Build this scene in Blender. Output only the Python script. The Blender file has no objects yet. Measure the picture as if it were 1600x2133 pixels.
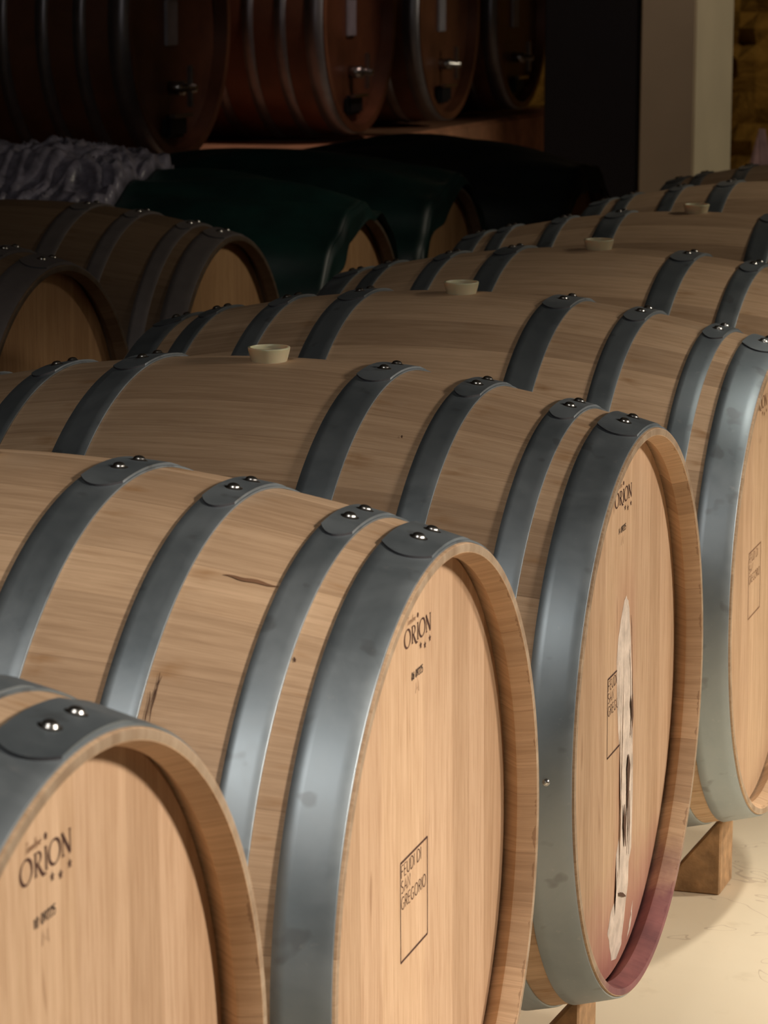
import bpy, bmesh, math, random
from mathutils import Matrix, Vector, noise as mnoise
random.seed(7)
PI = math.pi
sc = bpy.context.scene
COL = sc.collection

# ------------------------------------------------------------------ camera
SL = math.radians(1.55)                       # survey frame -> level floor
FLOOR = 0.475
LEVEL = Matrix.Translation((0, 0, FLOOR)) @ Matrix.Rotation(SL, 4, 'X')
def W(x, y, z):
    return LEVEL @ Vector((x, y, z))
pan, tilt, roll = math.radians(17.929), math.radians(11.59), math.radians(-0.276)
Fv = Vector((-math.sin(pan)*math.cos(tilt), math.cos(pan)*math.cos(tilt), -math.sin(tilt)))
R0 = Vector((math.cos(pan), math.sin(pan), 0)); U0 = R0.cross(Fv)
Rv = math.cos(roll)*R0 + math.sin(roll)*U0; Uv = -math.sin(roll)*R0 + math.cos(roll)*U0
cm = Matrix(((Rv.x, Uv.x, -Fv.x, 1.234), (Rv.y, Uv.y, -Fv.y, -3.343), (Rv.z, Uv.z, -Fv.z, .942), (0, 0, 0, 1)))
camd = bpy.data.cameras.new('camera'); cam = bpy.data.objects.new('camera', camd); COL.objects.link(cam)
cam.matrix_world = LEVEL @ cm
camd.sensor_fit = 'HORIZONTAL'; camd.sensor_width = 36; camd.lens = 6221.56/1600*36
camd.clip_start = .05; camd.clip_end = 60
camd.dof.use_dof = True; camd.dof.focus_distance = 3.45; camd.dof.aperture_fstop = 24
sc.camera = cam
vs = sc.view_settings
sc.display_settings.display_device = 'sRGB'
vs.view_transform = 'Standard'; vs.look = 'None'; vs.gamma = 1; vs.use_curve_mapping = False
vs.exposure = 0.32

# ------------------------------------------------------------------ light
world = bpy.data.worlds.new('world'); sc.world = world; world.use_nodes = True
world.node_tree.nodes['Background'].inputs[0].default_value = (.9, .8, .7, 1)
world.node_tree.nodes['Background'].inputs[1].default_value = .0
def lamp(name, kind, loc, target, power, color, size=.3, spot=None, blend=.6, spread=180):
    d = bpy.data.lights.new(name, kind); d.energy = power; d.color = color
    if kind == 'AREA': d.shape = 'DISK'; d.size = size; d.spread = math.radians(spread)
    else: d.shadow_soft_size = size
    if spot: d.spot_size = math.radians(spot); d.spot_blend = blend
    o = bpy.data.objects.new(name, d); COL.objects.link(o); o.location = loc
    o.rotation_euler = (Vector(target) - Vector(loc)).to_track_quat('-Z', 'Y').to_euler()
    return o
lamp('near_spot_light', 'SPOT', (2.7, -1.15, 1.8), (.5, -1.3, .42), 255, (1, .88, .76), .14, 46, .9)
lamp('ceiling_panel_light', 'AREA', (.5, -3.6, 3.6), (.3, -1.2, .5), 12, (1, .93, .86), .9, spread=120)
lamp('row_spot_light', 'SPOT', (2.7, 1.8, 2.1), (.95, 1.3, .6), 165, (1, .88, .73), .12, 40, .9)
lamp('side_spot_light', 'SPOT', (3.0, .35, 1.5), (.74, -.02, .27), 215, (1, .88, .76), .2, 54, 1.0)
lamp('floor_fill_light', 'SPOT', (1.6, 1.2, 3.6), (1.15, .75, 0), 290, (1, .94, .82), .15, 34, .9)  # unseen fill, added to brighten the floor and hoop undersides
lamp('pillar_spot_light', 'SPOT', (3.2, 7.4, 2.6), (-.96, 7.35, 1.0), 115, (1, .90, .70), .1, 36, .7)
lamp('aisle_spot_light', 'SPOT', (2.6, 3.6, 2.6), (.3, 2.9, .75), 90, (1, .88, .70), .2, 56, 1.0)
lamp('rock_lamp_light', 'SPOT', (.8, 9.8, 3.2), (-1.7, 13.3, 1.1), 150, (1, .70, .26), .1, 50, .8)
lamp('cask_spot_light', 'SPOT', (-.2, 6.2, 3.6), (-2.3, 7.7, 1.0), 62, (1, .74, .64), .12, 80, .8)

# ------------------------------------------------------------------ materials
class NT:
    def __init__(s, name, rough=.5, metal=0, spec=.5):
        s.m = bpy.data.materials.new(name); s.m.use_nodes = True; s.t = s.m.node_tree; s.b = s.t.nodes['Principled BSDF']
        s.b.inputs['Roughness'].default_value = rough; s.b.inputs['Metallic'].default_value = metal
        s.b.inputs['Specular IOR Level'].default_value = spec
    def n(s, typ, **k):
        o = s.t.nodes.new(typ)
        for a, v in k.items(): setattr(o, a, v)
        return o
    def lk(s, a, b): s.t.links.new(a, b)
    def math(s, op, a, b=None, c=None):
        o = s.n('ShaderNodeMath', operation=op)
        for i, v in enumerate((a, b, c)):
            if v is None: continue
            if isinstance(v, (int, float)): o.inputs[i].default_value = v
            else: s.lk(v, o.inputs[i])
        return o.outputs[0]
    def coord(s, which='Object'):
        o = s.n('ShaderNodeTexCoord'); return o.outputs[which]
    def sep(s, v):
        o = s.n('ShaderNodeSeparateXYZ'); s.lk(v, o.inputs[0]); return o.outputs
    def comb(s, x, y, z):
        o = s.n('ShaderNodeCombineXYZ')
        for i, v in enumerate((x, y, z)):
            if isinstance(v, (int, float)): o.inputs[i].default_value = v
            else: s.lk(v, o.inputs[i])
        return o.outputs[0]
    def noise(s, vec, scale, detail=4, rough=.55, dist=0, out=0):
        o = s.n('ShaderNodeTexNoise'); s.lk(vec, o.inputs['Vector']); o.inputs['Scale'].default_value = scale
        o.inputs['Detail'].default_value = detail; o.inputs['Roughness'].default_value = rough; o.inputs['Distortion'].default_value = dist
        return o.outputs[out]
    def ramp(s, f, stops, interp='LINEAR'):
        o = s.n('ShaderNodeValToRGB'); s.lk(f, o.inputs[0]); cr = o.color_ramp; cr.interpolation = interp
        while len(cr.elements) > 1: cr.elements.remove(cr.elements[-1])
        cr.elements[0].position = stops[0][0]; cr.elements[0].color = (*stops[0][1], 1)
        for p, c in stops[1:]:
            e = cr.elements.new(p); e.color = (*c, 1)
        return o.outputs[0]
    def mix(s, f, a, b, mode='MIX'):
        o = s.n('ShaderNodeMix', data_type='RGBA', blend_type=mode)
        for i, v in ((0, f), (6, a), (7, b)):
            if isinstance(v, (int, float)): o.inputs[i].default_value = v
            elif isinstance(v, tuple): o.inputs[i].default_value = (*v, 1)
            else: s.lk(v, o.inputs[i])
        return o.outputs[2]
    def maprange(s, v, a, b, c=0, d=1):
        o = s.n('ShaderNodeMapRange'); s.lk(v, o.inputs[0])
        for i, q in enumerate((a, b, c, d)): o.inputs[i+1].default_value = q
        return o.outputs[0]
    def rnd(s):
        return s.n('ShaderNodeObjectInfo').outputs['Random']
    def white(s, v):
        o = s.n('ShaderNodeTexWhiteNoise', noise_dimensions='1D'); s.lk(v, o.inputs['W']); return o.outputs[0]
    def bump(s, h, strength, dist=.001):
        o = s.n('ShaderNodeBump'); o.inputs['Strength'].default_value = strength; o.inputs['Distance'].default_value = dist
        s.lk(h, o.inputs['Height']); s.lk(o.outputs[0], s.b.inputs['Normal'])
    def base(s, c):
        if isinstance(c, tuple): s.b.inputs['Base Color'].default_value = (*c, 1)
        else: s.lk(c, s.b.inputs['Base Color'])

OAK_A, OAK_B, OAK_D = (.61, .43, .285), (.46, .31, .195), (.26, .155, .085)
def mat_staves(name, stain=None, dark=1.0):
    k = NT(name, .62, spec=.3)
    x, y, z = k.sep(k.coord()); rn = k.rnd()
    ang = k.math('ARCTAN2', y, z)
    u = k.math('MULTIPLY', k.math('ADD', ang, 40), 30/(2*PI))
    # staves of slightly different widths
    wob = k.math('MULTIPLY', k.math('SINE', k.math('MULTIPLY', u, 1.7)), .22)
    u2 = k.math('ADD', k.math('ADD', u, wob), k.math('MULTIPLY', rn, 7))
    idx = k.math('FLOOR', u2); fr = k.math('FRACT', u2)
    tint = k.white(k.math('ADD', idx, k.math('MULTIPLY', rn, 91)))
    gv = k.comb(k.math('MULTIPLY', x, 5), k.math('ADD', k.math('MULTIPLY', ang, 34), k.math('MULTIPLY', tint, 50)), k.math('MULTIPLY', rn, 30))
    g1 = k.noise(gv, 1.6, 6, .62, .6)
    gv2 = k.comb(k.math('MULTIPLY', x, 2.2), k.math('MULTIPLY', ang, 110), tint)
    g2 = k.noise(gv2, 3.0, 3, .7)
    c = k.mix(k.maprange(g1, .36, .68), OAK_A, OAK_B)
    c = k.mix(k.math('MULTIPLY', k.maprange(g2, .50, .74), .34), c, OAK_D)
    c = k.mix(.8, c, k.mix(1, c, k.ramp(tint, [(0, (.72, .68, .62)), (.5, (.95, .93, .88)), (1, (1.12, 1.10, 1.04))]), 'MULTIPLY'))
    # amber seepage beside the hoops and general handling dirt
    blot = k.noise(k.comb(k.math('MULTIPLY', x, 1.4), k.math('MULTIPLY', ang, 2.3), k.math('MULTIPLY', rn, 60)), 6.5, 3, .6, .3)
    near = None
    for hx in (.190, .182, .300, .412):
        d = k.math('ABSOLUTE', k.math('SUBTRACT', k.math('ABSOLUTE', x), hx))
        e = k.maprange(d, .022, .0)
        near = e if near is None else k.math('MAXIMUM', near, e)
    m = k.math('MULTIPLY', k.math('MULTIPLY', k.maprange(blot, .55, .70), near), .62)
    c = k.mix(m, c, (.30, .145, .045))
    dust = k.noise(k.comb(x, k.math('MULTIPLY', ang, .4), rn), 9, 5, .6)
    c = k.mix(k.math('MULTIPLY', k.maprange(dust, .58, .78), .20), c, (.62, .50, .38))
    joint = k.math('LESS_THAN', fr, .012)
    c = k.mix(k.math('MULTIPLY', joint, .35), c, (.16, .085, .04))
    ax = k.math('ABSOLUTE', x); rr_ = k.math('SQRT', k.math('ADD', k.math('MULTIPLY', y, y), k.math('MULTIPLY', z, z)))
    dn = k.noise(k.comb(k.math('MULTIPLY', x, 3), k.math('MULTIPLY', ang, 1.2), k.math('MULTIPLY', rn, 40)), 9, 4, .65)
    endg = k.math('GREATER_THAN', ax, .4751)
    c = k.mix(k.math('MULTIPLY', endg, .75), c, k.mix(k.maprange(dn, .35, .65), (.36, .29, .21), (.20, .14, .09)))
    ins = k.math('MULTIPLY', k.math('LESS_THAN', rr_, .3262), k.math('GREATER_THAN', ax, .43))
    tide = k.math('GREATER_THAN', k.math('SUBTRACT', ax, k.math('MULTIPLY', dn, -.022)), .4855)
    c = k.mix(k.math('MULTIPLY', k.math('MULTIPLY', ins, tide), .45), c, (.17, .085, .045))
    if stain:
        n = k.noise(k.comb(x, y, z), 14, 4, .6)
        low = k.maprange(k.math('ADD', z, k.math('MULTIPLY', k.math('SUBTRACT', n, .5), .10)), -.235, -.285)
        inn = k.math('LESS_THAN', k.math('SQRT', k.math('ADD', k.math('MULTIPLY', y, y), k.math('MULTIPLY', z, z))), .334)
        front = k.math('GREATER_THAN', x, .43)
        mm = k.math('MULTIPLY', k.math('MULTIPLY', low, inn), k.math('MULTIPLY', front, .88))
        c = k.mix(mm, c, k.mix(k.maprange(n, .35, .65), (.13, .035, .06), (.30, .10, .115)))
    if dark != 1: c = k.mix(1, c, (dark, dark*.96, dark*.92), 'MULTIPLY')  # puts the back row's shade into the stave colour
    k.base(c)
    k.b.inputs['Roughness'].default_value = .58
    h = k.math('ADD', k.math('MULTIPLY', g1, .5), k.math('MULTIPLY', g2, .5))
    h = k.math('SUBTRACT', h, k.math('MULTIPLY', joint, .8))
    k.bump(h, .35, .0012)
    return k.m
def mat_head(name, stain=None, shaded=False):
    k = NT(name, .6, spec=.25)
    x, y, z = k.sep(k.coord()); rn = k.rnd()
    yy = k.math('ADD', k.math('MULTIPLY', y, 1.3), .5)
    yy = k.math('ADD', yy, k.math('MULTIPLY', k.math('SUBTRACT', rn, .5), .10))
    tint = k.ramp(yy, [(0, (.90,)*3), (.15, (1.04, 1.03, 1.0)), (.26, (.86, .84, .80)), (.34, (.95, .93, .9)), (.425, (1.06, 1.06, 1.03)),
                       (.60, (1.0, .99, .97)), (.72, (.86, .83, .79)), (.80, (1.0, .99, .98)), (.87, (.84, .8, .75))], 'CONSTANT')
    s = k.sep(tint)[0]
    off = k.math('ADD', k.math('MULTIPLY', s, 37), k.math('MULTIPLY', rn, 17))
    g1 = k.noise(k.comb(k.math('ADD', k.math('MULTIPLY', y, 55), off), k.math('MULTIPLY', z, 3.2), off), 1.0, 6, .6, 1.2)
    g2 = k.noise(k.comb(k.math('ADD', k.math('MULTIPLY', y, 420), off), k.math('MULTIPLY', z, 14), 0.0), 1.0, 3, .6, .3)
    c = k.mix(k.maprange(g1, .35, .7), (.60, .42, .28), (.48, .32, .20))
    c = k.mix(k.math('MULTIPLY', k.maprange(g2, .46, .70), .50), c, (.35, .20, .105))
    c = k.mix(1, c, tint, 'MULTIPLY')
    g3 = k.noise(k.comb(k.math('ADD', k.math('MULTIPLY', y, 250), off), k.math('MULTIPLY', z, 7), 3.0), 1.0, 2, .5)
    c = k.mix(k.math('MULTIPLY', k.maprange(g3, .58, .72), .42), c, (.33, .18, .09))
    fl = k.noise(k.comb(k.math('MULTIPLY', y, 60), k.math('MULTIPLY', z, 10), rn), 1.0, 0)
    c = k.mix(k.math('MULTIPLY', k.maprange(fl, .80, .84), .5), c, (.22, .11, .05))
    if stain:
        n = k.noise(k.comb(x, k.math('MULTIPLY', y, 2), z), 12, 4, .6)
        low = k.maprange(k.math('ADD', z, k.math('MULTIPLY', k.math('SUBTRACT', n, .5), .08)), -.19, -.315)
        c = k.mix(k.math('MULTIPLY', low, .75), c, (.36, .12, .115))
        # wet tide mark round the leaking joint
        d = k.math('ABSOLUTE', k.math('SUBTRACT', y, .052))
        w = k.math('MULTIPLY', k.maprange(k.math('ADD', d, k.math('MULTIPLY', n, .03)), .075, .045), k.maprange(z, .19, .12))
        c = k.mix(k.math('MULTIPLY', w, .38), c, (.42, .21, .14))
    if shaded: c = k.mix(1, c, (.92, .80, .62), 'MULTIPLY')  # amber tone, with some back-row shade mixed into the colour
    k.base(c)
    k.bump(k.math('ADD', g1, g2), .25, .001)
    return k.m
def mat_hoop(name):
    k = NT(name, .4, 1.0)
    v = k.coord(); x, y, z = k.sep(v); rn = k.rnd()
    vv = k.n('ShaderNodeVectorMath', operation='ADD'); k.lk(v, vv.inputs[0]); k.lk(k.comb(rn, rn, rn), vv.inputs[1])
    vv = vv.outputs[0]
    n1 = k.noise(vv, 7, 6, .65, .4); n2 = k.noise(vv, 60, 3, .6); n3 = k.noise(vv, 26, 2, .5)
    c = k.mix(k.maprange(n1, .3, .7), (.30, .36, .40), (.41, .465, .50))
    c = k.mix(k.math('MULTIPLY', k.maprange(n3, .63, .69), .45), c, (.20, .21, .215))
    c = k.mix(k.math('MULTIPLY', k.maprange(n2, .66, .75), .35), c, (.55, .56, .56))
    k.base(c)
    k.b.inputs['Metallic'].default_value = .88
    k.lk(k.maprange(n1, .3, .75, .40, .56), k.b.inputs['Roughness'])
    k.bump(n2, .08, .0006)
    return k.m
def mat_plain(name, col, rough=.5, metal=0, spec=.5, var=.12, scale=20, bump=0, **kw):
    k = NT(name, rough, metal, spec)
    n = k.noise(k.coord(), scale, 4)
    k.base(k.mix(k.maprange(n, .3, .7), tuple(c*(1-var) for c in col), tuple(c*(1+var) for c in col)))
    if bump: k.bump(n, bump, .004)
    for a, v in kw.items(): k.b.inputs[a.replace('_', ' ')].default_value = v
    return k.m
M = {
 'stave': mat_staves('oak_staves'), 'stave_stain': mat_staves('oak_staves_wine_stained', True),
 'stave_shaded': mat_staves('oak_staves_shaded', dark=.30),  # same oak, darkened in colour for the shade of the back row
 'head': mat_head('oak_head'), 'head_shaded': mat_head('oak_head_amber_shaded', shaded=True), 'head_stain': mat_head('oak_head_wine_stained', True),  # back-row head: amber oak with its dimness put in the colour
 'hoop': mat_hoop('galvanised_hoop'),
 'hoop_shaded': mat_plain('dull_shaded_hoop', (.17, .15, .145), .6, .55),  # hoop steel coloured darker to carry the back row's shade
 'seam': mat_plain('dark_seam', (.03, .03, .035), .7),
 'rivet': mat_plain('polished_rivet', (.74, .74, .72), .27, 1.0),
 'burn': mat_plain('burnt_mark', (.055, .018, .010), .8, var=.2),
 'burn_soft': mat_plain('faint_burnt_mark', (.20, .10, .05), .8, var=.2),
 'ink': mat_plain('black_ink', (.035, .02, .015), .7),
 'bung': mat_plain('silicone_bung', (.60, .52, .34), .42, var=.04, Subsurface_Weight=.25),
 'crust': mat_plain('dried_crust', (.66, .56, .47), .85, var=.22, scale=45, bump=.6),
 'crack': mat_plain('dark_crack', (.10, .05, .03), .9),
 'green': mat_plain('green_tarpaulin', (.005, .028, .024), .45, var=.4, scale=9, bump=.3),
 'black_sheet': mat_plain('black_tarpaulin', (.006, .012, .012), .6, var=.3, scale=9),
 'grey_sheet': mat_plain('grey_plastic_sheet', (.24, .225, .28), .32, var=.5, scale=30, bump=.8),
 'cask_wood': mat_plain('dark_cask_wood', (.16, .062, .032), .42, var=.35, scale=5),
 'cask_hoop': mat_plain('dull_cask_hoop', (.30, .29, .32), .42, .8),
 'label': mat_plain('pale_slate', (.40, .38, .43), .6),
 'black': mat_plain('black_paint', (.006, .006, .008), .7),
 'chock': mat_plain('rough_pine', (.40, .24, .12), .8, var=.3, scale=40, bump=.5),
 'plinth': mat_plain('terracotta_render', (.66, .32, .18), .8, var=.3, scale=6, bump=.3),
 'pillar': mat_plain('cream_plaster', (.52, .45, .30), .85, var=.06, scale=3),
 'wall': mat_plain('brown_plaster', (.20, .10, .05), .9, var=.2, scale=2),
 'ceiling': mat_plain('dark_ceiling', (.10, .085, .07), .9),
 'brass': mat_plain('dull_steel', (.45, .43, .42), .3, 1.0),
 'chalk': mat_plain('pale_stone', (.55, .42, .40), .9, var=.2),
}
def mat_floor():
    k = NT('cream_floor', .42, spec=.35)
    v = k.coord()
    n = k.noise(v, 1.3, 5, .6, .5); n2 = k.noise(v, 14, 4, .6); n3 = k.noise(v, 3.6, 3, .6, 1.2)
    c = k.mix(k.maprange(n, .3, .7), (.80, .70, .53), (.73, .62, .45))
    c = k.mix(k.math('MULTIPLY', k.maprange(n2, .6, .75), .22), c, (.40, .30, .18))
    edge = k.math('LESS_THAN', k.math('ABSOLUTE', k.math('SUBTRACT', n3, .60)), .0035)
    c = k.mix(k.math('MULTIPLY', edge, .35), c, (.33, .22, .16))
    k.base(c); k.bump(n2, .12, .002)
    return k.m
M['floor'] = mat_floor()
def mat_rock():
    k = NT('rough_tufa_stone', .95, spec=.15)
    v = k.coord(); vo = k.n('ShaderNodeTexVoronoi'); k.lk(v, vo.inputs['Vector']); vo.inputs['Scale'].default_value = 2.6
    n = k.noise(v, 5, 6, .65, .5)
    c = k.mix(k.maprange(n, .35, .7), (.30, .20, .085), (.13, .075, .025))
    c = k.mix(k.maprange(vo.outputs[0], .1, .0, 0, .7), c, (.05, .03, .015))
    k.base(c); k.bump(n, 1, .05)
    return k.m
M['rock'] = mat_rock()

# ------------------------------------------------------------------ mesh helpers
def link(name, me, mat, parent=None, smooth=True):
    if mat and not me.materials: me.materials.append(mat)
    if smooth:
        for p in me.polygons: p.use_smooth = True
    o = bpy.data.objects.new(name, me); COL.objects.link(o)
    if parent: o.parent = parent
    return o
def mesh(name, verts, faces):
    me = bpy.data.meshes.new(name); me.from_pydata([tuple(v) for v in verts], [], faces); me.validate(); me.update(); return me
def strips(name, profiles, n=160, a0=0, a1=2*PI):
    """surface of revolution about x; each profile (list of (x, r)) is its own smooth island"""
    V, Fc = [], []; closed = abs(a1-a0-2*PI) < 1e-6; cols = n if closed else n+1
    for pr in profiles:
        b = len(V)
        for (x, r) in pr:
            for i in range(cols):
                a = a0+(a1-a0)*i/n; V.append((x, r*math.sin(a), r*math.cos(a)))
        for j in range(len(pr)-1):
            for i in range(n if closed else cols-1):
                i2 = (i+1) % cols
                Fc.append((b+j*cols+i, b+j*cols+i2, b+(j+1)*cols+i2, b+(j+1)*cols+i))
    return mesh(name, V, Fc)
def box(name, lo, hi, mat, parent=None, bevel=0):
    bm = bmesh.new(); bmesh.ops.create_cube(bm, size=1)
    for v in bm.verts: v.co = Vector([(lo[i]+hi[i])/2+v.co[i]*(hi[i]-lo[i]) for i in range(3)])
    if bevel: bmesh.ops.bevel(bm, geom=bm.edges[:], offset=bevel, segments=2, affect='EDGES')
    me = bpy.data.meshes.new(name); bm.to_mesh(me); bm.free()
    return link(name, me, mat, parent, smooth=False)
def tag(o, label=None, cat=None, group=None, kind=None):
    if label: o['label'] = label
    if cat: o['category'] = cat
    if group: o['group'] = group
    if kind: o['kind'] = kind
    return o
def empty(name, mw):
    o = bpy.data.objects.new(name, None); COL.objects.link(o); o.empty_display_size = .1; o.matrix_world = mw; return o
def copy_tree(o, parent=None):
    c = o.copy(); COL.objects.link(c)
    if parent: c.parent = parent
    for ch in list(o.children): copy_tree(ch, c)
    return c

# ------------------------------------------------------------------ the setting
def struct(o): o['kind'] = 'structure'; return o
X0, X1, Y0, Y1, H = -5.5, 5.0, -6.0, 13.5, 3.9
struct(box('floor', (X0, Y0, -.1), (X1, Y1, 0), M['floor']))
struct(box('ceiling', (X0, Y0, H), (X1, Y1, H+.1), M['ceiling']))
struct(box('wall_left', (X0-.1, Y0, 0), (X0, Y1, H), M['wall']))
struct(box('wall_right', (X1, Y0, 0), (X1+.1, Y1, H), M['pillar']))
struct(box('wall_front', (X0, Y0-.1, 0), (X1, Y0, H), M['wall']))
def rock_wall():
    bm = bmesh.new(); nx, nz = 110, 44
    vs_ = [[bm.verts.new((X0+(X1-X0)*i/nx, Y1-.05-random.random()*.10-.10*abs(math.sin(i*.9)*math.cos(j*1.3)), H*j/nz)) for j in range(nz+1)] for i in range(nx+1)]
    for i in range(nx):
        for j in range(nz): bm.faces.new((vs_[i][j], vs_[i+1][j], vs_[i+1][j+1], vs_[i][j+1]))
    me = bpy.data.meshes.new('wall_back'); bm.to_mesh(me); bm.free()
    return struct(link('wall_back', me, M['rock'], smooth=False))
rock_wall()

# ------------------------------------------------------------------ barrel
RB, RH, L = .399, .335, .475
def rad(x): return RB-(RB-RH)*(x/L)**2
HOOPS = [(.423, .4725), (.366, .398), (.252, .286), (.133, .177)]

def staves_mesh():
    out = [(x, rad(x)) for x in [L*(-1+2*i/48) for i in range(49)]]
    pr = [out]
    for s in (1, -1):
        e = [(L, rad(L)), (L+.0008, rad(L)-.004), (L, .3265)]
        inn = [(L, .3265), (.458, .3212), (.4552, .3210)]
        cro = [(.4552, .3210), (.4402, .3330), (.430, .3330)]
        for p in (e, inn, cro): pr.append([(s*x, r) for x, r in p])
    return strips('staves', pr, 200)
def head_mesh():
    n = 120; V = []; Fc = []
    x = .4395; r = .3328
    V.append((x, 0, 0))
    for i in range(n): a = 2*PI*i/n; V.append((x, (r-.004)*math.sin(a), (r-.004)*math.cos(a)))
    for i in range(n): Fc.append((0, 1+(i+1) % n, 1+i))
    b = len(V)
    for rr, xx in ((r-.004, x), (r, x-.0025), (r, x-.018)):
        for i in range(n): a = 2*PI*i/n; V.append((xx, rr*math.sin(a), rr*math.cos(a)))
    for j in range(2):
        for i in range(n): Fc.append((b+j*n+i, b+j*n+(i+1) % n, b+(j+1)*n+(i+1) % n, b+(j+1)*n+i))
    b2 = len(V); V.append((x-.018, 0, 0))
    for i in range(n): Fc.append((b2, b+2*n+i, b+2*n+(i+1) % n))
    me = mesh('head', V, Fc)
    return me
def hoop_mesh(a, b, t=.0022):
    g = .0003; pr = []
    xs = [a+(b-a)*i/4 for i in range(5)]
    outer = [(x, rad(x)+g+t) for x in xs]; inner = [(x, rad(x)+g) for x in xs]
    # crisp but very slightly rolled edges
    pr.append([(a, rad(a)+g+t*.75), (a+.0006, rad(a)+g+t)] + outer[1:-1] + [(b-.0006, rad(b)+g+t), (b, rad(b)+g+t*.75)])
    pr.append([(b, rad(b)+g+t*.75), (b, rad(b)+g)]); pr.append([(a, rad(a)+g), (a, rad(a)+g+t*.75)]); pr.append(inner)
    return strips('hoop', pr, 200)
def lap_mesh(a, b):
    """overlapping end of the strap: rounded tip, clipped corners"""
    n, m = 20, 10; V = []; Fc = []; a += .0012; b -= .0012
    def pt(u, v, h):
        x = a+(b-a)*u
        t0 = math.radians(-9.3+2.6*abs(2*u-1)**2.0); t1 = math.radians(15)
        th = t0+(t1-t0)*v
        r = rad(x)+.0025+h*(1 if v < .8 else max(0, (1-v)/.2))
        return (x, r*math.sin(th), r*math.cos(th))
    for j in range(m+1):
        for i in range(n+1): V.append(pt(i/n, j/m, .0023))
    for j in range(m):
        for i in range(n): q = j*(n+1)+i; Fc.append((q, q+1, q+n+2, q+n+1))
    b0 = len(V)
    per = [(i/n, 0) for i in range(n+1)] + [(1, j/m) for j in range(1, m+1)]
    per2 = [(0, j/m) for j in range(m+1)]
    for P_ in (per, per2):
        b0 = len(V)
        for (u, v) in P_: V.append(pt(u, v, .0023)); V.append(pt(u, v, -.0004))
        for i in range(len(P_)-1): q = b0+2*i; Fc.append((q, q+1, q+3, q+2))
    me = mesh('hoop_lap', V, Fc); me.materials.append(M['hoop']); me.materials.append(M['seam'])
    for p in me.polygons[n*m:n*m+n]: p.material_index = 1
    return me
def rivet_mesh(R=.0060, hgt=.0034):
    V, Fc = [], []; n = 20
    prof = [(R*1.5, 0), (R*1.22, .0005), (R*1.02, .0012)] + [(R*math.cos(t), .0012+hgt*math.sin(t)) for t in [PI/2*i/7 for i in range(1, 7)]] + [(.0001, .0012+hgt)]
    for r, h in prof:
        for i in range(n): a = 2*PI*i/n; V.append((r*math.cos(a), r*math.sin(a), h))
    for j in range(len(prof)-1):
        for i in range(n): Fc.append((j*n+i, j*n+(i+1) % n, (j+1)*n+(i+1) % n, (j+1)*n+i))
    return mesh('rivet', V, Fc)
def bung_mesh():
    V, Fc = [], []; n = 48
    isl = [[(.0205, -.012), (.0215, 0), (.0252, .0140), (.0256, .0165)], [(.0256, .0165), (.0254, .0175), (.0225, .0177)], [(.0225, .0177), (.0215, .0140), (.0001, .0135)]]
    for prof in isl:
        b = len(V)
        for r, h in prof:
            for i in range(n): a = 2*PI*i/n; V.append((r*math.cos(a), r*math.sin(a), h))
        for j in range(len(prof)-1):
            for i in range(n): Fc.append((b+j*n+i, b+j*n+(i+1) % n, b+(j+1)*n+(i+1) % n, b+(j+1)*n+i))
    return mesh('bung', V, Fc)
ME_ST, ME_HD, ME_RV, ME_BG = staves_mesh(), head_mesh(), rivet_mesh(), bung_mesh()
ME_RV.materials.append(M['rivet']); ME_BG.materials.append(M['bung']); ME_HD.materials.append(M['head'])

def place_on(o, x, th, lift):
    """sit an object on the barrel surface at station x, angle th (deg from top)"""
    r = rad(x)+lift; t = math.radians(th)
    nrm = Vector((2*(RB-RH)*x/L**2, math.sin(t), math.cos(t))).normalized()
    q = nrm.to_track_quat('Z', 'Y')
    o.location = (x, r*math.sin(t), r*math.cos(t)); o.rotation_mode = 'QUATERNION'; o.rotation_quaternion = q
def build_barrel(name, bung=True):
    root = empty(name, Matrix.Identity(4))
    link('staves', ME_ST, M['stave'], root)
    h = link('head', ME_HD, None, root)
    h2 = link('head', ME_HD, None, root); h2.rotation_euler = (0, 0, PI)
    for s in (1, -1):
        for (a, b) in HOOPS:
            lo, hi = (a, b) if s > 0 else (-b, -a)
            hp = link('hoop', hoop_mesh(lo, hi), M['hoop'], root)
            link('hoop_lap', lap_mesh(lo, hi), M['hoop'], hp)
            for th in (-.6, 6.6):
                r = link('rivet', ME_RV, None, hp); place_on(r, (lo+hi)/2, th, .0046)
    if bung:
        b = link('bung', ME_BG, None, root); b.location = (0, 0, RB-.001); b['label'] = 'pale translucent bung'
    return root
proto = build_barrel('oak_barrel')

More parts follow.
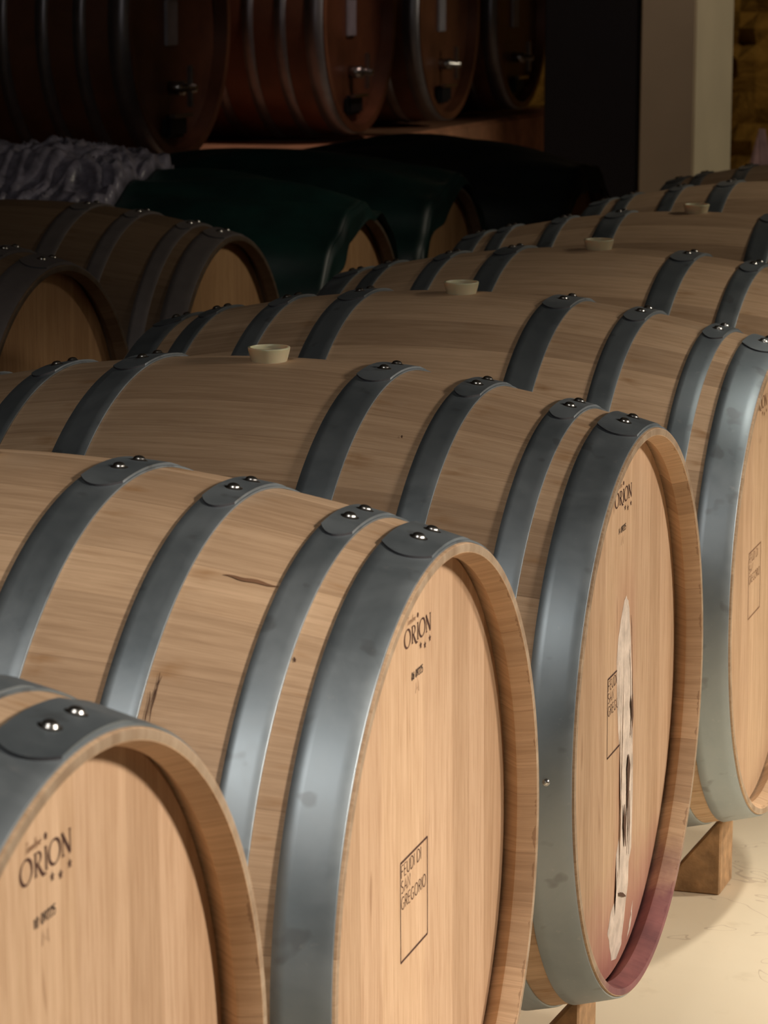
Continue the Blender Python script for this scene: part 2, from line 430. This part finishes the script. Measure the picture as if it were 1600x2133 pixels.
def barrel_matrix(x, y, z, a, rl=0):
    return LEVEL @ Matrix.Translation((x, y, z)) @ Matrix.Rotation(math.radians(a), 4, 'Z') @ Matrix.Rotation(math.radians(rl), 4, 'X')
G1 = 'oak barrels lying side by side in the front row'; G2 = 'barrels in the dim back row'
BAR = [  # x, y, z, yaw, roll, label, group
 (-.002, -1.620, .067, .739, 0, 'oak barrel nearest the camera at bottom left, stamped 10 09225 on its head', G1),
 (-.003, -.801, .026, .385, 0, 'oak barrel with a striped clean head stamped 06 09225 and complete boxed winery mark', G1),
 (0, 0, 0, 0, 0, 'oak barrel with white dried crust and purple wine stain down its head', G1),
 (.009, .815, -.020, -.289, 0, 'oak barrel behind the wine-stained one, its marked head cut by the right edge', G1),
 (.019, 1.616, -.044, -1.064, 0, 'oak barrel whose pale bung stands just below the cream pillar', G1),
 (.006, 2.47, -.067, 1.165, 0, 'dim oak barrel with a bung throwing a long shadow, near the right edge', G1),
 (.064, 3.285, -.078, -.314, 0, 'shadowy oak barrel just in front of the cream pillar foot, only its top showing', G1),
 (.06, 4.10, -.100, 0, 0, 'farthest oak barrel of the front row, only hoop tops showing by the pillar', G1),
 (-1.22, 1.062, .028, 1.08, 0, 'dim barrel at the left edge with a plain amber head facing right', G2),
 (-1.425, 2.398, -.073, .72, 0, 'uncovered dim barrel with two joined dark hoops, left of the green covered one', G2),
 (-1.42, 3.222, -.110, .5, 0, 'barrel half hidden under the nearer green cover', G2),
 (-1.44, 4.045, -.120, .3, 0, 'barrel half hidden under the farther green cover, nearer the pillar', G2),
 (-1.30, 4.868, -.150, 0, 0, 'barrel wholly wrapped in black sheet in front of the casks', G2),
]
roots = []
for i, (x, y, z, a, rl, lab, grp) in enumerate(BAR):
    r = proto if i == 0 else copy_tree(proto)
    r.matrix_world = barrel_matrix(x, y, z, a, rl)
    tag(r, lab, 'barrel', grp); roots.append(r)
def kids(r, nm): return [c for c in r.children if c.name.split('.')[0] == nm]
def front_head(r): return [h for h in kids(r, 'head') if abs(h.rotation_euler.z) < .1][0]
def remat(o, m):
    o.data = o.data.copy(); o.data.materials.clear(); o.data.materials.append(m)
remat(kids(roots[2], 'staves')[0], M['stave_stain']); remat(front_head(roots[2]), M['head_stain'])
front_head(roots[2])['label'] = 'wine-stained barrel head with dried white crust'
for i, dx in ((2, .008), (3, .0), (4, -.001)):
    kids(roots[i], 'bung')[0].location.x += dx
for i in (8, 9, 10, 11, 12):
    remat(kids(roots[i], 'staves')[0], M['stave_shaded'])
    remat(front_head(roots[i]), M['head_shaded'])
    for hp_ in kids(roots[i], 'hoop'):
        remat(hp_, M['hoop_shaded'])
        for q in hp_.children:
            if q.name.startswith('hoop_lap'): q.data = q.data.copy(); q.data.materials[0] = M['hoop_shaded']
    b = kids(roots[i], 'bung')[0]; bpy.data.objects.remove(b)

# ------------------------------------------------------------------ marks on the heads
XH = .4395
def ribbon(V, Fc, pts, w, h=.00035):
    """flat stroke in the head plane (u right, v up), w = width or list of widths"""
    n = len(pts); b = len(V)
    for i, (u, v) in enumerate(pts):
        p0 = pts[max(0, i-1)]; p1 = pts[min(n-1, i+1)]
        dx, dy = p1[0]-p0[0], p1[1]-p0[1]; l = math.hypot(dx, dy) or 1
        ww = (w[i] if isinstance(w, (list, tuple)) else w)*1.3/2
        nx, ny = -dy/l*ww, dx/l*ww
        V.append((XH+h, u+nx, v+ny)); V.append((XH+h, u-nx, v-ny))
    for i in range(n-1): q = b+2*i; Fc.append((q, q+1, q+3, q+2))
def arc(cx, cy, rx, ry, a0, a1, n=16, tiltv=0):
    return [(cx+rx*math.cos(math.radians(a0+(a1-a0)*i/n)), cy+ry*math.sin(math.radians(a0+(a1-a0)*i/n))) for i in range(n+1)]
# single-stroke capitals and figures on a 0..w by 0..1 grid
def glyphs():
    g = {}
    g['F'] = (.45, [[(0, 0), (0, 1), (.42, 1)], [(0, .52), (.36, .52)]])
    g['E'] = (.45, [[(.42, 0), (0, 0), (0, 1), (.42, 1)], [(0, .52), (.36, .52)]])
    g['U'] = (.62, [[(0, 1), (0, .35)] + arc(.29, .35, .29, .35, 180, 360, 10) + [(.58, 1)]])
    g['D'] = (.64, [[(0, 0), (0, 1), (.2, 1)] + arc(.2, .5, .42, .5, 90, -90, 12) + [(0, 0)]])
    g['I'] = (.0, [[(0, 0), (0, 1)]])
    g['S'] = (.46, [arc(.22, .75, .20, .25, 40, 270, 12)[:-1] + arc(.22, .25, .22, .25, 90, -140, 12)])
    g['A'] = (.62, [[(0, 0), (.3, 1), (.6, 0)], [(.12, .36), (.48, .36)]])
    g['N'] = (.62, [[(0, 0), (0, 1), (.58, 0), (.58, 1)]])
    g['G'] = (.68, [arc(.36, .5, .36, .5, 50, 310, 18) + [(.62, .12), (.62, .45), (.42, .45)]])
    g['R'] = (.5, [[(0, 0), (0, 1), (.2, 1)] + arc(.2, .75, .22, .25, 90, -90, 10) + [(0, .5)], [(.2, .5), (.5, 0)]])
    g['O'] = (.78, [arc(.37, .5, .37, .5, 0, 360, 24)])
    g['M'] = (.8, [[(0, 0), (.08, 1), (.38, .25), (.68, 1), (.76, 0)]])
    g['0'] = (.5, [arc(.25, .5, .23, .5, 0, 360, 16)])
    g['1'] = (.34, [[(.02, .78), (.2, 1), (.2, 0)]])
    g['2'] = (.5, [arc(.25, .74, .22, .26, 170, -30, 10) + [(.02, 0), (.48, 0)]])
    g['4'] = (.5, [[(.36, 0), (.36, 1), (.0, .3), (.5, .3)]])
    g['5'] = (.5, [[(.44, 1), (.08, 1), (.05, .56)] + arc(.23, .32, .24, .32, 110, -140, 12)])
    g['6'] = (.5, [[(.40, .98), (.12, .62)] + arc(.25, .3, .22, .3, 150, 510, 16)])
    g['9'] = (.5, [[(.12, .02), (.38, .40)] + arc(.25, .7, .22, .3, -30, 330, 16)])
    g['T'] = (.5, [[(0, 1), (.55, 1)], [(.28, 1), (.2, 0)]])
    g['o'] = (.34, [arc(.16, .25, .14, .25, 0, 360, 10)])
    g['n'] = (.32, [[(0, 0), (.04, .5)], [(.02, .3), (.12, .5), (.22, .45), (.22, 0)]])
    g['e'] = (.32, [[(.04, .25), (.26, .3)] + arc(.15, .25, .12, .25, 20, 320, 10)])
    g['l'] = (.16, [[(0, 0), (.08, 1)]])
    g['r'] = (.24, [[(0, 0), (.04, .5)], [(.02, .3), (.2, .5)]])
    g['i'] = (.14, [[(0, 0), (.04, .5)], [(.06, .7), (.07, .78)]])
    return g
GL = glyphs()
def text(V, Fc, s, u0, v0, hgt, width=None, stroke=.001, gap=.22, slant=0, h=.00035):
    adv = 0; items = []
    for ch in s:
        if ch == ' ': adv += .45; continue
        w, st = GL[ch]; items.append((adv, st)); adv += w+gap
    adv -= gap; sx = (width/adv) if width else hgt
    for a, st in items:
        for p in st: ribbon(V, Fc, [(u0+(a+x)*sx+slant*y*hgt, v0+y*hgt) for x, y in p], stroke, h)
def star(V, Fc, u, v, r):
    b = len(V); V.append((XH+.00035, u, v))
    for i in range(10):
        a = PI/2+i*PI/5; q = r if i % 2 == 0 else r*.45; V.append((XH+.00035, u+q*math.cos(a), v+q*math.sin(a)))
    for i in range(10): Fc.append((b, b+1+i, b+1+(i+1) % 10))
def logo_mesh(dy, dz):
    V, Fc = [], []; h = .0165; z0 = .2447+dz
    def O(cx, w):
        pts, ws = [], []
        for i in range(33):
            a = 2*PI*i/32; pts.append((cx+w/2*math.cos(a), z0+h/2+(h/2+.0003)*math.sin(a))); ws.append(.0008+.0017*abs(math.cos(a-.35))**1.6)
        ribbon(V, Fc, pts, ws)
    O(-.0130+dy, .0185)
    def stem(x, w=.0021, a=0, b=1, serif=.0022):
        ribbon(V, Fc, [(x, z0+h*a), (x, z0+h*b)], w)
        if a == 0: ribbon(V, Fc, [(x-serif, z0+.0004), (x+serif, z0+.0004)], .0008)
        if b == 1: ribbon(V, Fc, [(x-serif, z0+h-.0004), (x+serif*.6, z0+h-.0004)], .0008)
    x = .0025+dy; stem(x)
    ribbon(V, Fc, [(x, z0+h-.0004)]+[(x+.003+.0055*math.cos(t), z0+h*.74+h*.24*math.sin(t)) for t in [PI/2-PI*i/12 for i in range(13)]]+[(x, z0+h*.49)], [.0008]*3+[.0012, .0016, .002, .0022, .0022, .002, .0016, .0012]+[.0009]*4)
    ribbon(V, Fc, [(x+.003, z0+h*.5), (x+.008, z0+h*.1), (x+.0115, z0-h*.10), (x+.0165, z0-h*.13)], [.0018, .0026, .0024, .0008])
    stem(.0195+dy)
    O(.0335+dy, .0185)
    x = .0475+dy; stem(x, .0011)
    stem(x+.0125, .0011, .08, 1); ribbon(V, Fc, [(x-.0012, z0+h), (x+.0125, z0-.0004)], .0025)
    bb = len(V); V.append((XH+.00035, .0196+dy, z0+.0233))
    for i in range(14): a = 2*PI*i/14; V.append((XH+.00035, .0196+dy+.0025*math.cos(a), z0+.0233+.0025*math.sin(a)))
    for i in range(14): Fc.append((bb, bb+1+i, bb+1+(i+1) % 14))
    for u, v in ((.0286, .2369), (.0425, .2340), (.0582, .2367)): star(V, Fc, u+dy, v+dz, .0040)
    return mesh('maker_mark', V, Fc)
def simple_text(nm, *args, **kw):
    V, Fc = [], []; text(V, Fc, *args, **kw); return mesh(nm, V, Fc)
def winery_mesh(dy, dz):
    V, Fc = [], []
    l, r, b, t = -.0375+dy, .0490+dy, -.0513+dz, .0450+dz
    for p, w in (([(l, b), (l, t)], .0012), ([(r, b), (r, t)], .0012), ([(l, t), (r, t)], .0017), ([(l, b), (r, b)], .0017)): ribbon(V, Fc, p, w)
    text(V, Fc, 'FEUDI DI', l+.0030, .0300+dz, .0118, .062, .00085)
    text(V, Fc, 'SAN', l+.0030, .0150+dz, .0118, .028, .00085)
    text(V, Fc, 'GREGORIO', l+.0030, -.0010+dz, .0118, .078, .00085)
    return mesh('winery_mark', V, Fc)
def marks(i, serial, dy, dz, m1, m2, bdy=0, sd=0, dark=None):
    hd = front_head(roots[i])
    o = link('maker_mark', logo_mesh(dy, dz), m1, hd, False)
    link('cooper_script', simple_text('script', 'Tonnellerie', -.0140+dy, .2650+dz, .0070, .0260, .00045, gap=.1, slant=.3), m2, hd, False)
    if serial: link('serial_number', simple_text('serial', serial, -.0008+dy+sd, .2103+dz, .0068, .0355, .0010, gap=.17, slant=.1), M['ink'], hd, False)
    link('toast_letter', simple_text('letter', 'M', .0125+dy+sd, .1948+dz, .0105, .0105, .0006), m2, hd, False)
    link('winery_mark', winery_mesh(bdy, 0), m1, hd, False)
marks(0, '10 09225', -.0175, .0015, M['burn'], M['burn_soft'], 0, -.003)
marks(1, '06 09225', 0, 0, M['burn'], M['burn_soft'])
marks(2, '14 09225', .0105, -.001, M['burn'], M['burn_soft'], -.002, -.002)
marks(3, None, .012, -.001, M['burn_soft'], M['burn_soft'], 0.0)

# dried crust, cracks on the stained head
def blob(nm, outline, mat, parent, hgt=.0016, seed=3):
    rnd_ = random.Random(seed); bm = bmesh.new()
    n = len(outline); cv = [bm.verts.new((XH+.0002, y, z)) for y, z in outline]
    f = bm.faces.new(cv)
    bmesh.ops.triangulate(bm, faces=[f])
    bmesh.ops.subdivide_edges(bm, edges=bm.edges[:], cuts=2, use_grid_fill=True)
    bm.normal_update()
    edge = set(v for e in bm.edges if e.is_boundary for v in e.verts)
    for v in bm.verts:
        if v not in edge: v.co.x += hgt*(.5+rnd_.random())
        else: v.co.y += rnd_.uniform(-.0012, .0012)
    me = bpy.data.meshes.new(nm); bm.to_mesh(me); bm.free()
    return link(nm, me, mat, parent, False)
CR = [(.0532, .1262), (.0619, .1108), (.0709, .0917), (.0773, .0663), (.0833, .0287), (.0846, -.0072), (.0836, -.0372), (.0885, -.0624), (.0878, -.0987), (.0862, -.1468), (.0823, -.1702), (.0925, -.2007), (.0771, -.2177), (.0637, -.2346), (.0651, -.2628), (.0537, -.2898), (.0372, -.3100), (.0176, -.3190), (-.0063, -.3131), (-.0199, -.2827), (-.0277, -.2710), (-.0102, -.2501), (.0163, -.2376), (.015, -.2098), (.0138, -.1853), (.0279, -.1685), (.0316, -.1424), (.0324, -.1065), (.0287, -.0814), (.0225, -.0558), (.0134, -.0176), (.0068, .0196), (.0051, .0553), (.0111, .0831), (.0247, .1033), (.041, .1231)]
fh = front_head(roots[2])
blob('dried_crust', CR, M['crust'], fh)['label'] = 'white flaky dried crust'
def crack(pts, w, h=.0032):
    V, Fc = [], []; ribbon(V, Fc, pts, w, h); return V, Fc
VV, FF = [], []
ribbon(VV, FF, [(.062, .100), (.066, .085), (.069, .06)], [.001, .003, .001], .0036)
ribbon(VV, FF, [(.069, .062), (.0725, .03), (.074, 0), (.0745, -.012), (.077, -.03), (.072, -.055)], [.002, .0015, .003, .008, .007, .001], .0036)
ribbon(VV, FF, [(.058, -.072), (.060, -.088), (.059, -.105), (.057, -.16)], [.002, .013, .009, .002], .0036)
ribbon(VV, FF, [(.040, -.13), (.043, -.155), (.047, -.185)], [.002, .010, .003], .0036)
ribbon(VV, FF, [(.066, -.12), (.066, -.16), (.064, -.20)], [.002, .004, .001], .0036)
ribbon(VV, FF, [(.018, -.236), (.036, -.243), (.052, -.25)], [.003, .004, .001], .0036)
link('crack', mesh('crack', VV, FF), M['crack'], fh, False)
blob('crust_flake', [(.104, -.272), (.098, -.291), (.086, -.306), (.072, -.314), (.083, -.303), (.093, -.289)], M['crust'], fh, .001, 5)
# lone nail on the stained barrel's end hoop
hp = [h for h in kids(roots[2], 'hoop') if max(v.co.x for v in h.data.vertices) > .46][0]
nl = link('nail', ME_RV, None, hp); place_on(nl, .446, -88.5, .0022); nl.scale = (.55, .55, .55)

# ------------------------------------------------------------------ chocks under the barrels
def chock(x, y, z, s, yaw, label, wd=.085):
    """wedge whose tall side faces outwards (s=+1: towards the marked heads)"""
    top = z; xa, xb = .325, .402
    pts = [(xa, 0.0), (xb, 0.0), (xb, top), (xb-.006, top), (xa, .022)]
    V, Fc = [], []
    for yy in (-.003, wd):
        for px, pz in pts: V.append((s*px, yy, pz))
    n = len(pts)
    Fc.append(tuple(range(n))); Fc.append(tuple(reversed(range(n, 2*n))))
    for i in range(n): Fc.append((i, (i+1) % n, n+(i+1) % n, n+i))
    me = mesh('wedge_chock', V, Fc)
    bm = bmesh.new(); bm.from_mesh(me); bmesh.ops.recalc_face_normals(bm, faces=bm.faces)
    bmesh.ops.bevel(bm, geom=bm.edges[:], offset=.0025, segments=1, affect='EDGES'); bm.to_mesh(me); bm.free()
    o = link('wooden_chock', me, M['chock'], None, False)
    o.location = (x, y, 0); o.rotation_euler = (0, 0, yaw)
    return tag(o, label, 'chock', 'wooden chocks under the barrels')
CH = {2: 'sawn wooden wedge at the bottom edge, under the wine-stained barrel', 3: 'sawn wooden wedge on the cream floor under the barrel at the right edge'}
for i, b in enumerate(BAR):
    p = W(b[0], b[1], b[2])
    for s in (1, -1):
        ztop = p.z-(rad(.362)+.004)
        if i in CH and s == 1: lab = CH[i]
        else: lab = 'low wooden wedge under a barrel, hidden in its shade'
        chock(p.x, p.y, ztop, s, math.radians(b[3]), lab)

# ------------------------------------------------------------------ sheets over the back row
def cover(name, i, u0, u1, mats, label, flap=True, tA=-100, tB=75, seed=1, lift=.016, te=22):
    rd = random.Random(seed); root = empty(name, roots[i].matrix_world.copy())
    ph = [rd.uniform(0, 6) for _ in range(6)]
    def rr(x, t):
        xx = max(-L, min(L, x)); base = rad(xx)+lift
        k_ = 1 if t > -.9 else max(.15, 1+(t+.9)*2.2)
        base = rad(xx)+lift*max(.35, k_)
        hump = .085*max(0, min(1, (-.04-x)/.30))*max(0, math.cos(t*.8))*(1 if len(mats) > 1 else 0)
        if len(mats) > 1 and x < -.05:
            q = Vector((x*9, t*3.2, seed)); w_ = mnoise.noise(q*.8)
            hump += .012+.05*(1-abs(mnoise.noise(q+Vector((w_, 0, 0)))*2.2))*.5+.022*(1-min(1, abs(mnoise.noise(q*2.7+Vector((0, w_*2, 5))))*3))
        hump *= .85*max(0, min(1, (t+1.15)/.5))*max(0, min(1, (.85-t)/.5))
        return base + hump + k_*(.006*math.sin(9*t+ph[0]+6*x)+.005*math.sin(17*t+ph[1]-11*x)+.008*abs(math.sin(4*x+ph[2]+t*3)))
    segs = [(u0, u1, mats[0])] if len(mats) == 1 else [(u0, -.05, mats[1]), (-.05, u1, mats[0])]
    for (a, b, mt) in segs:
        nx, nt = (100, 200) if mt == M['grey_sheet'] else (40, 70); V, Fc = [], []
        for j in range(nt+1):
            t = math.radians(tA+(tB-tA)*j/nt)
            for k in range(nx+1):
                x = a+(b-a)*k/nx; r = rr(x, t); V.append((x, r*math.sin(t), r*math.cos(t)))
        for j in range(nt):
            for k in range(nx): q = j*(nx+1)+k; Fc.append((q, q+1, q+nx+2, q+nx+1))
        o = link('sheet' if mt != M['grey_sheet'] else 'plastic_end', mesh('sheet', V, Fc), mt, root)
        md = o.modifiers.new('thick', 'SOLIDIFY'); md.thickness = .003; md.offset = 1
    if flap:
        V, Fc = [], []; nt, nk = 40, 26
        for j in range(nt+1):
            t = math.radians(tA+(te-tA)*j/nt); r = rr(u1, t); y, z = r*math.sin(t), r*math.cos(t)
            yt = rr(u1, math.radians(te))*math.sin(math.radians(te))
            ln = min(.07, max(0, (yt-y))*.35)
            for k in range(nk+1):
                f = k/nk; drop = ln*f
                if j == 0: drop = ln*f
                V.append((u1+.006*math.sin(30*y+ph[3])*f+.006*min(1, 4*f), y+.01*math.sin(5*f+ph[4])*f, z-drop))
        for j in range(nt):
            for k in range(nk): q = j*(nk+1)+k; Fc.append((q, q+1, q+nk+2, q+nk+1))
        o = link('hanging_flap', mesh('hanging_flap', V, Fc), mats[0], root)
        md = o.modifiers.new('thick', 'SOLIDIFY'); md.thickness = .002; md.offset = 0
    return tag(root, label, 'cover', 'sheets thrown over the back row')
cover('barrel_cover', 10, -.50, .478, [M['green'], M['grey_sheet']], 'dark green cover with a grey crinkled plastic end, over the nearer wrapped barrel', seed=2)
cover('barrel_cover', 11, -.50, .478, [M['green']], 'dark green cover over the farther wrapped barrel, its corner hanging lowest in the middle', seed=5)
cover('barrel_cover', 12, -.52, .482, [M['black_sheet']], 'black sheet domed over the barrel in front of the casks', seed=8, tA=-110, tB=100, te=60)

# ------------------------------------------------------------------ casks on their plinth
PZ = .735
o = box('plinth', (-4.0, 4.9, 0), (-2.26, 10.3, PZ), M['plinth'], None, .012)
tag(o, 'low terracotta plinth under the four big dark casks', 'plinth')
def crad(x, RBc=.45, RHc=.42, Lc=.60): return RBc-(RBc-RHc)*(x/Lc)**2
def build_cask():
    root = empty('wine_cask', Matrix.Identity(4)); Lc = .60
    pr = [[(Lc*(-1+2*i/24), crad(Lc*(-1+2*i/24))) for i in range(25)]]
    for s in (1, -1):
        pr.append([(s*Lc, crad(Lc)), (s*Lc, .392)]); pr.append([(s*Lc, .392), (s*(Lc-.05), .389)])
    link('staves', strips('cask_staves', pr, 120), M['cask_wood'], root)
    for s in (1, -1):
        n = 80; x = s*(Lc-.045); V = [(x, 0, 0)] + [(x, .390*math.sin(2*PI*i/n), .390*math.cos(2*PI*i/n)) for i in range(n)]
        link('head', mesh('cask_head', V, [(0, 1+i, 1+(i+1) % n) for i in range(n)]), M['cask_wood'], root, False)
    for a, b in ((.53, .595), (.42, .46), (.30, .34), (.17, .21)):
        for s in (1, -1):
            lo, hi = (a, b) if s > 0 else (-b, -a)
            link('hoop', strips('cask_hoop', [[(lo, crad(lo)), (lo, crad(lo)+.004), (hi, crad(hi)+.004), (hi, crad(hi))]], 120), M['cask_hoop'], root)
    xf = Lc-.045
    box('slate_label', (xf, -.045, -.07), (xf+.012, .045, .07), M['label'], root, .003)
    box('slat', (xf, -.035, .07), (xf+.022, .035, .385), M['label'], root, .003)['label'] = 'upright grey slat'
    d = box('hatch', (xf, -.075, -.355), (xf+.03, .075, -.285), M['black'], root, .01); d['label'] = 'small dark hatch'
    box('hatch_bar', (xf+.03, -.08, -.292), (xf+.05, .08, -.280), M['brass'], d, .003)
    t = link('tap', strips('tap', [[(0, .001), (0, .022), (.05, .022), (.05, .015), (.09, .012), (.09, .001)]], 20), M['brass'], root); t.location = (xf, 0, -.20)
    box('tap_handle', (.06, -.008, -.06), (.078, .008, .07), M['brass'], t, .003)
    return root
ck = build_cask()
CK = [(5.41, 'big dark cask farthest left, in deepest shadow, with grey slate label'), (7.18, 'big dark cask second from the left, bright blue glints on its hoops'),
      (8.33, 'big dark cask third from the left, between the glinting one and the last'), (9.45, 'big dark cask farthest right, beside the black panel')]
for i, (y, lab) in enumerate(CK):
    r = ck if i == 0 else copy_tree(ck)
    r.location = (-2.30-.555, y, PZ+.45+.0045); r.rotation_euler = (0, 0, 0)
    tag(r, lab, 'cask', 'big dark casks on the terracotta plinth')

# ------------------------------------------------------------------ black panel, pillar, rocks

o = box('dark_panel', (-1.515, 7.02, 0), (-1.170, 7.14, H), M['black'], None, .004)
tag(o, 'tall black panel standing between the casks and the cream pillar', 'panel')
o = box('plaster_pillar', (-1.163, 7.0, 0), (-.965, 7.66, H), M['pillar'], None, .006)
tag(o, 'square cream plaster pillar beside the tall black panel', 'pillar')
bm = bmesh.new(); bmesh.ops.create_cone(bm, cap_ends=True, segments=7, radius1=.19, radius2=.012, depth=.72)
for v in bm.verts: v.co.z += .36; v.co.x += random.uniform(-.012, .012); v.co.y += random.uniform(-.012, .012)
me = bpy.data.meshes.new('pointed_stone'); bm.to_mesh(me); bm.free()
o = link('pointed_stone', me, M['chalk'], None, False); o.location = (-1.11, 9.0, 0)
tag(o, 'pale pointed stone to the right of the cream pillar', 'stone')

# small blemishes on the clean-headed barrel: a raised splinter, a smudge and two knots
def skin(nm, paths, mat, parent):
    V, Fc = [], []
    for pts, w in paths:
        b = len(V)
        for i, (x, th) in enumerate(pts):
            p0 = pts[max(0, i-1)]; p1 = pts[min(len(pts)-1, i+1)]
            r = rad(x)+.0009; dx, dy = p1[0]-p0[0], math.radians(p1[1]-p0[1])*r; l = math.hypot(dx, dy) or 1
            ww = w*math.sin(PI*(i+.35)/(len(pts)-.3))/2
            for q in (1, -1):
                xx = x-dy/l*ww*q; t = math.radians(th)+dx/l*ww*q/r; V.append((xx, r*math.sin(t), r*math.cos(t)))
        for i in range(len(pts)-1): q = b+2*i; Fc.append((q, q+1, q+3, q+2))
    return link(nm, mesh(nm, V, Fc), mat, parent, False)
st = kids(roots[1], 'staves')[0]
skin('splinter', [([(.2945, -43.5), (.2955, -45), (.296, -47), (.2955, -49), (.297, -51)], .0016), ([(.291, -46.5), (.2925, -48), (.2925, -50), (.294, -52)], .0014), ([(.297, -44), (.295, -46.5), (.294, -48)], .001)], M['crack'], st)
skin('smudge', [([(.315+.005*i, -25+.12*math.sin(i*1.3)) for i in range(11)], .005)], M['burn_soft'], st)
skin('knot', [([(.400, -37.2), (.4015, -37.6), (.402, -38)], .0022)], M['crack'], st)
skin('knot', [([(.228, -25.6), (.2285, -26), (.229, -26.3)], .0022)], M['crack'], kids(roots[2], 'staves')[0])
